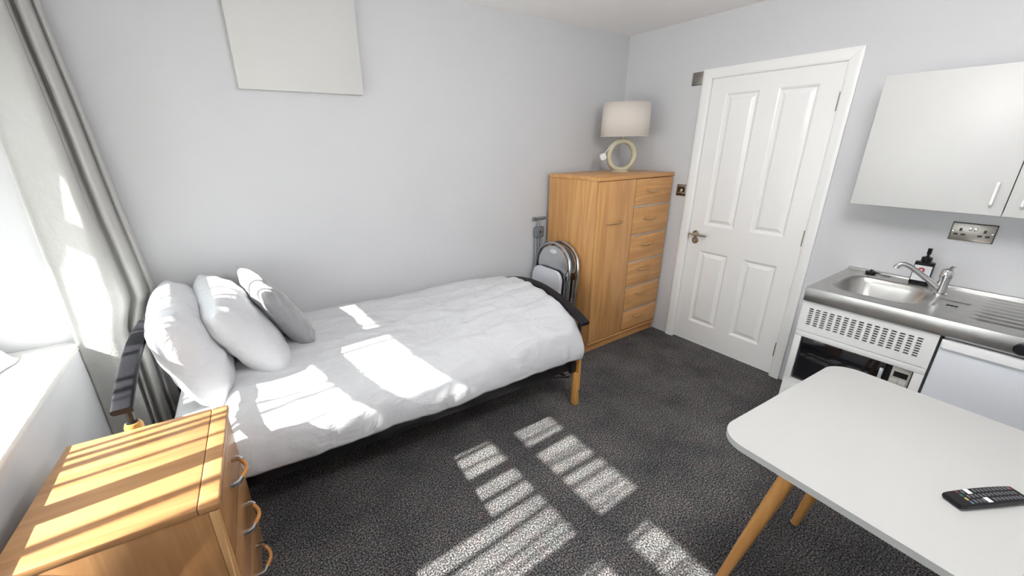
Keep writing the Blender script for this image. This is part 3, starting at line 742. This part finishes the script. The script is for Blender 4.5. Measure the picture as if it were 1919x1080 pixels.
# ------------------------------------------------------------------ kitchenette
SD, SY0, SY1, SZ = .598, -1.783, -2.790, .870
BWX = [-.500, -.135]; BWY = [-2.172, -1.836]
sink = thing('kitchen_sink', 'stainless steel sink top with drainer along the kitchenette', 'sink', (-SD/2, (SY0+SY1)/2, .80))
sx_, sy_ = -SD/2, (SY0+SY1)/2
bm = bmesh.new()
def sw_(x, y, z): return (x-sx_, y-sy_, z-.80)
# deck with rounded bowl opening: ring of outer rectangle to bowl outline, then down into the bowl
bw, bh = BWX[1]-BWX[0], BWY[1]-BWY[0]; bcx, bcy = sum(BWX)/2, sum(BWY)/2
def ringv(inset, z, r):
    return [bm.verts.new(sw_(bcx+a, bcy+b, z)) for a, b in rrect(bw-2*inset, bh-2*inset, r, 8)]
rim = ringv(-.006, SZ, .098); rims = [rim, ringv(-.002, SZ-.0015, .096), ringv(.003, SZ-.007, .092), ringv(.010, SZ-.03, .088), ringv(.022, SZ-.10, .085), ringv(.040, SZ-.132, .075), ringv(.075, SZ-.14, .05)]
for A, B in zip(rims, rims[1:]):
    n = len(A)
    for i in range(n): bm.faces.new((A[i], A[(i+1) % n], B[(i+1) % n], B[i]))
bm.faces.new(rims[-1])
# left deck: outer rectangle around bowl (y from SY0 to -2.20)
n = len(rim); yr = -2.20
outer = []
for v in rim:
    px, py = v.co.x+sx_-bcx, v.co.y+sy_-bcy
    X0, X1, Y0, Y1 = -SD-bcx, -.0-bcx, yr-bcy, SY0-bcy
    k = min([q for q in ((X1/px if px > 1e-6 else 1e9), (X0/px if px < -1e-6 else 1e9), (Y1/py if py > 1e-6 else 1e9), (Y0/py if py < -1e-6 else 1e9))])
    outer.append(bm.verts.new(sw_(bcx+px*k, bcy+py*k, SZ)))
for i in range(n): bm.faces.new((outer[i], outer[(i+1) % n], rim[(i+1) % n], rim[i]))
for cxn, cyn in ((-SD, SY0), (-.0, SY0), (-.0, yr), (-SD, yr)):   # corner triangles
    L = Vector(sw_(cxn, cyn, SZ)); best = None
    for i in range(n):
        a, b = outer[i].co, outer[(i+1) % n].co
        onx = lambda p: abs(p.x-L.x) < 1e-5
        ony = lambda p: abs(p.y-L.y) < 1e-5
        if (onx(a) and ony(b)) or (ony(a) and onx(b)):
            if (a-L).length > 1e-5 and (b-L).length > 1e-5: bm.faces.new((outer[i], bm.verts.new(L), outer[(i+1) % n]))
# drainer deck with long ridges (y from yr to SY1)
def dz_(x, y):
    fx = (x+SD)/SD
    z = 0.0
    if -.52 < x < -.06 and -2.77 < y < -2.33:
        ph = (x+.52)/.46*8; e = min(1, max(0, (-2.33-y)/.03))*min(1, max(0, (y+2.77)/.03))*min(1, (x+.52)/.02)*min(1, (-.06-x)/.02)
        z = -.005*e*(.5-.5*math.cos(2*PI*ph))
    if -.43 < x < -.275 and -2.305 < y < -2.212:
        z = -.003
    return z
ny, nx = 96, 150
gd = [[bm.verts.new(sw_(-SD+SD*i/nx, yr+(SY1-yr)*j/ny, SZ+dz_(-SD+SD*i/nx, yr+(SY1-yr)*j/ny))) for j in range(ny+1)] for i in range(nx+1)]
for i in range(nx):
    for j in range(ny): bm.faces.new((gd[i][j], gd[i][j+1], gd[i+1][j+1], gd[i+1][j]))
bmesh.ops.remove_doubles(bm, verts=bm.verts[:], dist=1e-5)
obj('basin_deck', bm, 'steel', sink, sharp=40)
bm = bmesh.new(); box(bm, -SD-.002-sx_, -SD+.012-sx_, SY1-sy_, SY0-sy_, -.002, .0705, bev=.003); obj('front_edge', bm, 'steel', sink)
bm = bmesh.new(); box(bm, -SD+.012-sx_, -sx_, SY0-.012-sy_, SY0-sy_, -.002, .0698); obj('end_edge', bm, 'steel', sink)
bm = bmesh.new(); box(bm, -.028-sx_, -.0-sx_, SY1-sy_, SY0-sy_, .062, .080, bev=.004); obj('back_upstand', bm, 'steel', sink)
bm = bmesh.new(); lathe(bm, [(0, .002), (.012, .002), (.018, .004), (.032, .004), (.034, 0), (0, 0)], 24, T(bcx-sx_, bcy-sy_, .731-.80+.80-.8)); bmesh.ops.translate(bm, verts=bm.verts, vec=(0, 0, .0)); 
for v in bm.verts: v.co.z += .80-.731+ (SZ-.139-.80)
obj('waste_fitting', bm, 'chrome', sink)
bm = bmesh.new()   # little embossed mark in the recessed square
for (a, b) in (((-.365, -2.245), (-.345, -2.262)), ((-.345, -2.262), (-.362, -2.280)), ((-.340, -2.245), (-.360, -2.262)), ((-.360, -2.262), (-.342, -2.280))):
    tube(bm, [sw_(a[0], a[1], SZ-.0022), sw_(b[0], b[1], SZ-.0022)], .0016, 6)
obj('embossed_mark', bm, 'black_pl', sink)
bm = bmesh.new()
for z_, r_ in ((0, .0),): pass
kprof = [(0, 0), (.020, 0), (.024, .004), (.024, .016), (.019, .020), (0, .020)]
lathe(bm, kprof, 14, T(-SD-.002-sx_, -2.500-sy_, .829-.80) @ Matrix.Rotation(R(-90), 4, 'Y')); obj('black_knob', bm, 'black_pl', sink)

tap = thing('mixer_tap', 'chrome mixer tap with angled spout between sink and drainer', 'tap', (-.205, -2.193, SZ))
bm = bmesh.new(); lathe(bm, [(0, 0), (.027, 0), (.027, .006), (.021, .012), (.020, .075), (.022, .082), (.022, .086)], 28); obj('tap_body', bm, 'chrome', tap)
bm = bmesh.new(); lathe(bm, [(.022, .087), (.0235, .092), (.0235, .110), (.018, .124), (.008, .129), (0, .130)], 28); cap = obj('lever_cap', bm, 'chrome', tap)
bm = bmesh.new(); sweep(bm, [(.012, 0, .118), (.03, -.004, .124), (.048, -.008, .131)], rrect(.016, .008, .003, 3), upv=(0, 0, 1)); obj('lever', bm, 'chrome', cap)
bm = bmesh.new(); tube(bm, [(-.008, .012, .035), (-.03, .045, .065), (-.055, .090, .103), (-.072, .122, .126), (-.080, .138, .133), (-.087, .152, .132), (-.090, .160, .122), (-.091, .162, .112)], .0125, 14, scales=[1.1, 1.05, .95, .9, .9, .92, 1.0, 1.05])
obj('spout', bm, 'chrome', tap)
plug_ = thing('sink_plug', 'small black rubber sink plug on the back ledge of the sink', 'plug', (-.060, -1.895, SZ))
bm = bmesh.new(); lathe(bm, [(0, 0), (.020, 0), (.022, .006), (.024, .009), (.024, .013), (.006, .015), (.005, .024), (0, .025)], 20); obj('stopper', bm, 'black_pl', plug_)
bm = bmesh.new(); tube(bm, [(0, 0, .024), (-.004, -.03, .010), (-.002, -.055, .004), (.006, -.085, .003)], .0022, 6); obj('chain', bm, 'black_pl', plug_)
bt = thing('soap_bottle', 'black pump soap bottle with white label behind the tap', 'bottle', (-.072, -2.092, SZ), R(4))
bm = bmesh.new(); prism(bm, rrect(.052, .072, .012), 0, .116, bev=.007, seg=3); obj('bottle_body', bm, 'black_pl', bt)
bm = bmesh.new(); lathe(bm, [(.015, .114), (.015, .122), (.020, .123), (.020, .142), (.008, .144), (.007, .148), (.005, .150), (.005, .160), (0, .161)], 18); obj('collar', bm, 'black_pl', bt)
bm = bmesh.new(); tube(bm, [(.002, 0, .158), (.002, 0, .188)], .0085, 12); sweep(bm, [(.010, 0, .183), (-.018, .0, .186), (-.030, .0, .179)], rrect(.012, .008, .003, 2), upv=(0, 0, 1)); obj('pump_head', bm, 'black_pl', bt)
lb = obj('paper_label', BX(-.0268, -.0255, -.032, .032, .022, .102), 'paper', bt)
bm = bmesh.new(); lathe(bm, [(0, 0), (.0135, 0), (.0135, .0006), (.005, .0006), (0, .0006)], 20, T(-.0268, .004, .078) @ Matrix.Rotation(R(-90), 4, 'Y')); obj('red_roundel', bm, 'red', lb)
bm = bmesh.new(); lathe(bm, [(0, 0), (.005, 0), (.005, .0004), (0, .0004)], 14, T(-.0274, .004, .078) @ Matrix.Rotation(R(-90), 4, 'Y')); obj('roundel_centre', bm, 'paper', lb)
obj('printed_line', BX(-.0272, -.0268, -.024, .008, .055, .0568), 'grey_pl', lb)

FX = -.588
ku = thing('microwave_housing', 'white base unit with slotted vent panel above the microwave', 'cabinet', (-.30, (SY0-2.287)/2, 0))
kx, ky_ = -.30, (SY0-2.287)/2
def kl(x0, x1, y0, y1, z0, z1, **k): return BX(x0-kx, x1-kx, y0-ky_, y1-ky_, z0, z1, **k)
KY0, KY1 = SY0-.002, -2.287
obj('side_panel', kl(FX+.004, -.02, KY0-.016, KY0, 0, .797), 'white', ku, smooth=False)
obj('side_panel', kl(FX+.004, -.02, KY1, KY1+.016, 0, .797), 'white', ku, smooth=False)
obj('back_panel', kl(-.026, -.02, KY1+.016, KY0-.016, 0, .797), 'white', ku, smooth=False)
obj('shelf', kl(FX+.006, -.03, KY1+.0165, KY0-.0165, .325, .341), 'white', ku, smooth=False)
obj('top_rail', kl(FX, FX+.018, KY1, KY0, .598, .627, bev=.0015), 'white', ku)
obj('stile', kl(FX, FX+.018, KY0-.030, KY0, .341, .5975, bev=.0015), 'white', ku)
obj('stile', kl(FX, FX+.018, KY1, KY1+.034, .341, .5975, bev=.0015), 'white', ku)
obj('lower_panel', kl(FX, FX+.018, KY1, KY0, .06, .3245, bev=.0015), 'white', ku)
obj('shelf_edge', kl(FX, FX+.0055, KY1, KY0, .3255, .3405), 'white', ku)
obj('plinth', kl(FX+.04, FX+.055, KY1+.016, KY0-.016, 0, .06), 'white', ku)
# vent panel: plate with rows of slots cut right through, near-black board behind paints in their shade
bm = bmesh.new()
yy0, yy1, zz0, zz1 = KY1, KY0, .630, .797
NCOL, NROW = 15, 8
ycs = [yy0]; pitch_ = (2.248-1.812)/NCOL
for c in range(NCOL):
    a = -2.248 + pitch_*c; ycs += [a+.004, a+pitch_-.007]
ycs.append(yy1)
zcs = [zz0]; zp = (.764-.668)/NROW
for r_ in range(NROW):
    a = .668 + zp*r_; zcs += [a+.0016, a+zp-.0026]
zcs.append(zz1)
VV = {}
def pv(i, j, x):
    k = (i, j, x)
    if k not in VV: VV[k] = bm.verts.new((x-kx, ycs[i]-ky_, zcs[j]))
    return VV[k]
Xa, Xb = FX, FX+.012
hole = lambda i, j: i % 2 == 1 and j % 2 == 1 and 0 < i < len(ycs)-2 and 0 < j < len(zcs)-2
for i in range(len(ycs)-1):
    for j in range(len(zcs)-1):
        c4 = ((i, j), (i+1, j), (i+1, j+1), (i, j+1))
        if hole(i, j):
            for a, b in zip(c4, c4[1:]+c4[:1]): bm.faces.new((pv(*a, Xa), pv(*b, Xa), pv(*b, Xb), pv(*a, Xb)))
        else:
            bm.faces.new([pv(*a, Xa) for a in c4])
bdr = [(i, 0) for i in range(len(ycs))] + [(len(ycs)-1, j) for j in range(1, len(zcs))] + [(i, len(zcs)-1) for i in range(len(ycs)-2, -1, -1)] + [(0, j) for j in range(len(zcs)-2, 0, -1)]
for a, b in zip(bdr, bdr[1:]+bdr[:1]): bm.faces.new((pv(*a, Xa), pv(*b, Xa), pv(*b, Xb), pv(*a, Xb)))
obj('vent_panel', bm, 'white', ku, smooth=False)
obj('vent_shade_board', kl(Xb+.012, Xb+.020, KY1+.017, KY0-.017, .632, .795), 'dark', ku, smooth=False)
# microwave
MY0, MY1, MZ0, MZ1 = KY0-.033, KY1+.037, .343, .594
mw = thing('microwave_oven', 'built-in microwave with black glass door and silver key panel', 'microwave', (-.36, (MY0+MY1)/2, MZ0))
mx_, my_ = -.36, (MY0+MY1)/2
def ml(x0, x1, y0, y1, z0, z1, **k): return BX(x0-mx_, x1-mx_, y0-my_, y1-my_, z0-MZ0, z1-MZ0, **k)
obj('casing', ml(-.562, -.10, MY1, MY0, MZ0, MZ1), 'black_pl', mw, smooth=False)
YP = -2.172
dd = obj('glass_door', ml(-.575, -.5625, YP+.012, MY0-.001, MZ0+.002, MZ1-.002, bev=.002), 'dark_glass', mw)
obj('door_handle', ml(-.583, -.5745, -2.158, -2.143, MZ0+.02, MZ1-.03, bev=.002), 'alu', dd)
fp = obj('key_panel', ml(-.574, -.5625, MY1+.002, YP-.010, MZ0+.002, MZ1-.002, bev=.002), 'mw_panel', mw)
obj('display', ml(-.5755, -.573, MY1+.010, YP-.020, MZ1-.050, MZ1-.024), 'display', fp)
for r_ in range(4):
    for c in range(2):
        y0 = MY1+.008+c*.030; z1 = MZ1-.062-r_*.034
        obj('key', ml(-.577, -.573, y0, y0+.026, z1-.024, z1, bev=.0012), 'mw_btn', fp)
# fridge
FY0, FY1 = -2.2965, -2.788
fg = thing('fridge', 'white under-counter fridge beside the microwave housing', 'fridge', (-.30, (FY0+FY1)/2, 0))
fy = (FY0+FY1)/2
obj('cabinet_body', BX(-.255, .28, FY1-fy, FY0-fy, .012, .790, bev=.003), 'fridge', fg)
fd = obj('fridge_door', BX(-.300, -.258, FY1-fy, FY0-fy, .030, .782, bev=.006, seg=3), 'fridge', fg)
bm = bmesh.new(); prism(bm, rrect(.026, .235, .010, 5), .753, .7865, T(-.303, -.130+.0, 0) @ T(0, .0, 0), bev=.004)
bmesh.ops.translate(bm, verts=bm.verts, vec=(0, (-2.415-fy)+.130, 0)); obj('handle', bm, 'white_pl', fd)
for s in (-1, 1):
    bm = bmesh.new(); lathe(bm, [(0, 0), (.018, 0), (.018, .013), (0, .013)], 16, T(-.22, s*.2, 0)); obj('foot', bm, 'black_pl', fg)

# ------------------------------------------------------------------ table and remote
TW, TL, TZ = .795, 1.20, .742
trz = R(-3.5)
ta = thing('dining_table', 'white rectangular table with splayed beech legs', 'table', (-1.493, -2.070, 0), trz)
def rot(x, y): return x, y
bm = bmesh.new(); prism(bm, rrect(TW, TL, .085, 10), TZ-.020, TZ, T(0, -TL/2, 0), bev=.005, seg=3); obj('table_top', bm, 'table', ta)
feet = {(-1, 1): ((-.250, -.050), (-.135, -.160)), (1, 1): ((.270, -.070), (.160, -.180)), (-1, -1): ((-.27, -1.12), (-.16, -1.01)), (1, -1): ((.27, -1.12), (.16, -1.01))}
for k, ((ax, ay), (bx_, by)) in feet.items():
    a = Vector((ax, ay, .022)); b = Vector((bx_, by, TZ-.0305))
    bm = bmesh.new(); tube(bm, [a, a.lerp(b, .3), a.lerp(b, .6), b], .0235, 18, scales=[.62, .82, .97, 1.0]); lg = obj('leg', bm, 'leg', ta)
    d_ = (b-a).normalized(); a0 = a - d_*(a.z/d_.z)
    bm = bmesh.new(); lathe(bm, [(0, 0), (.0135, 0), (.0148, .004), (.0148, .023), (0, .024)], 16, Matrix.Translation((a0.x, a0.y, 0))); obj('ferrule', bm, 'chrome', lg)
bm = bmesh.new(); box(bm, -.20, .20, -.215, -.165, TZ-.030, TZ-.0205, bev=.002); box(bm, -.20, .20, -1.035, -.985, TZ-.030, TZ-.0205, bev=.002); box(bm, -.02, .02, -.985, -.215, TZ-.030, TZ-.0205)
obj('under_frame', bm, 'black', ta)
rm = thing('remote_control', 'black television remote with coloured keys lying on the table', 'remote control', (-1.600, -2.556, TZ), R(-28.5))
bm = bmesh.new()
RL, RW = .185, .0455
sec = []
for i in range(21):
    x = -RL/2 + RL*i/20; e = min(1, (x+RL/2)/.012 + .45) ; e2 = min(1, (RL/2-x)/.012+.45)
    hgt = .016 + .003*math.cos(PI*(x/RL)); w = RW*(.96+.04*math.cos(PI*x/RL))*min(1, .9+.1*min(e, e2))
    z0_ = .0 if -.07 < x < .07 else .004*((abs(x)-.07)/.0225)
    sec.append([bm.verts.new((x, a, b)) for a, b in ((-w/2*.80, z0_), (w/2*.80, z0_), (w/2, .007), (w/2*.985, hgt-.003), (w/2*.93, hgt), (-w/2*.93, hgt), (-w/2*.985, hgt-.003), (-w/2, .007))])
for A, B in zip(sec, sec[1:]):
    for i in range(8): bm.faces.new((A[i], A[(i+1) % 8], B[(i+1) % 8], B[i]))
bm.faces.new(sec[0]); bm.faces.new(sec[-1][::-1])
obj('casing', bm, 'black_pl', rm, sharp=40)
def rkey(x, y, w, l, mat, nm='key'):
    hgt = .016 + .003*math.cos(PI*(x/RL))
    obj(nm, BX(x-l/2, x+l/2, y-w/2, y+w/2, hgt-.001, hgt+.0014, bev=.0005), mat, rm)
for k, m_ in enumerate(('dred', 'green', 'yellow', 'blue')): rkey(-.062, .0155-.0103*k, .0078, .0042, m_, 'coloured_key')
rkey(-.035, .0135, .0135, .0115, 'white_pl', 'white_key'); rkey(-.016, -.0135, .0135, .0115, 'white_pl', 'white_key')
for i in range(13):
    for j in range(3):
        x = -.050 + .0105*i; y = .0135-.0135*j
        if (j == 0 and abs(x+.035) < .010) or (j == 2 and abs(x+.016) < .010): continue
        rkey(x, y, .0085, .0055, 'key')
rkey(.082, .0135, .008, .006, 'dred', 'power_key')
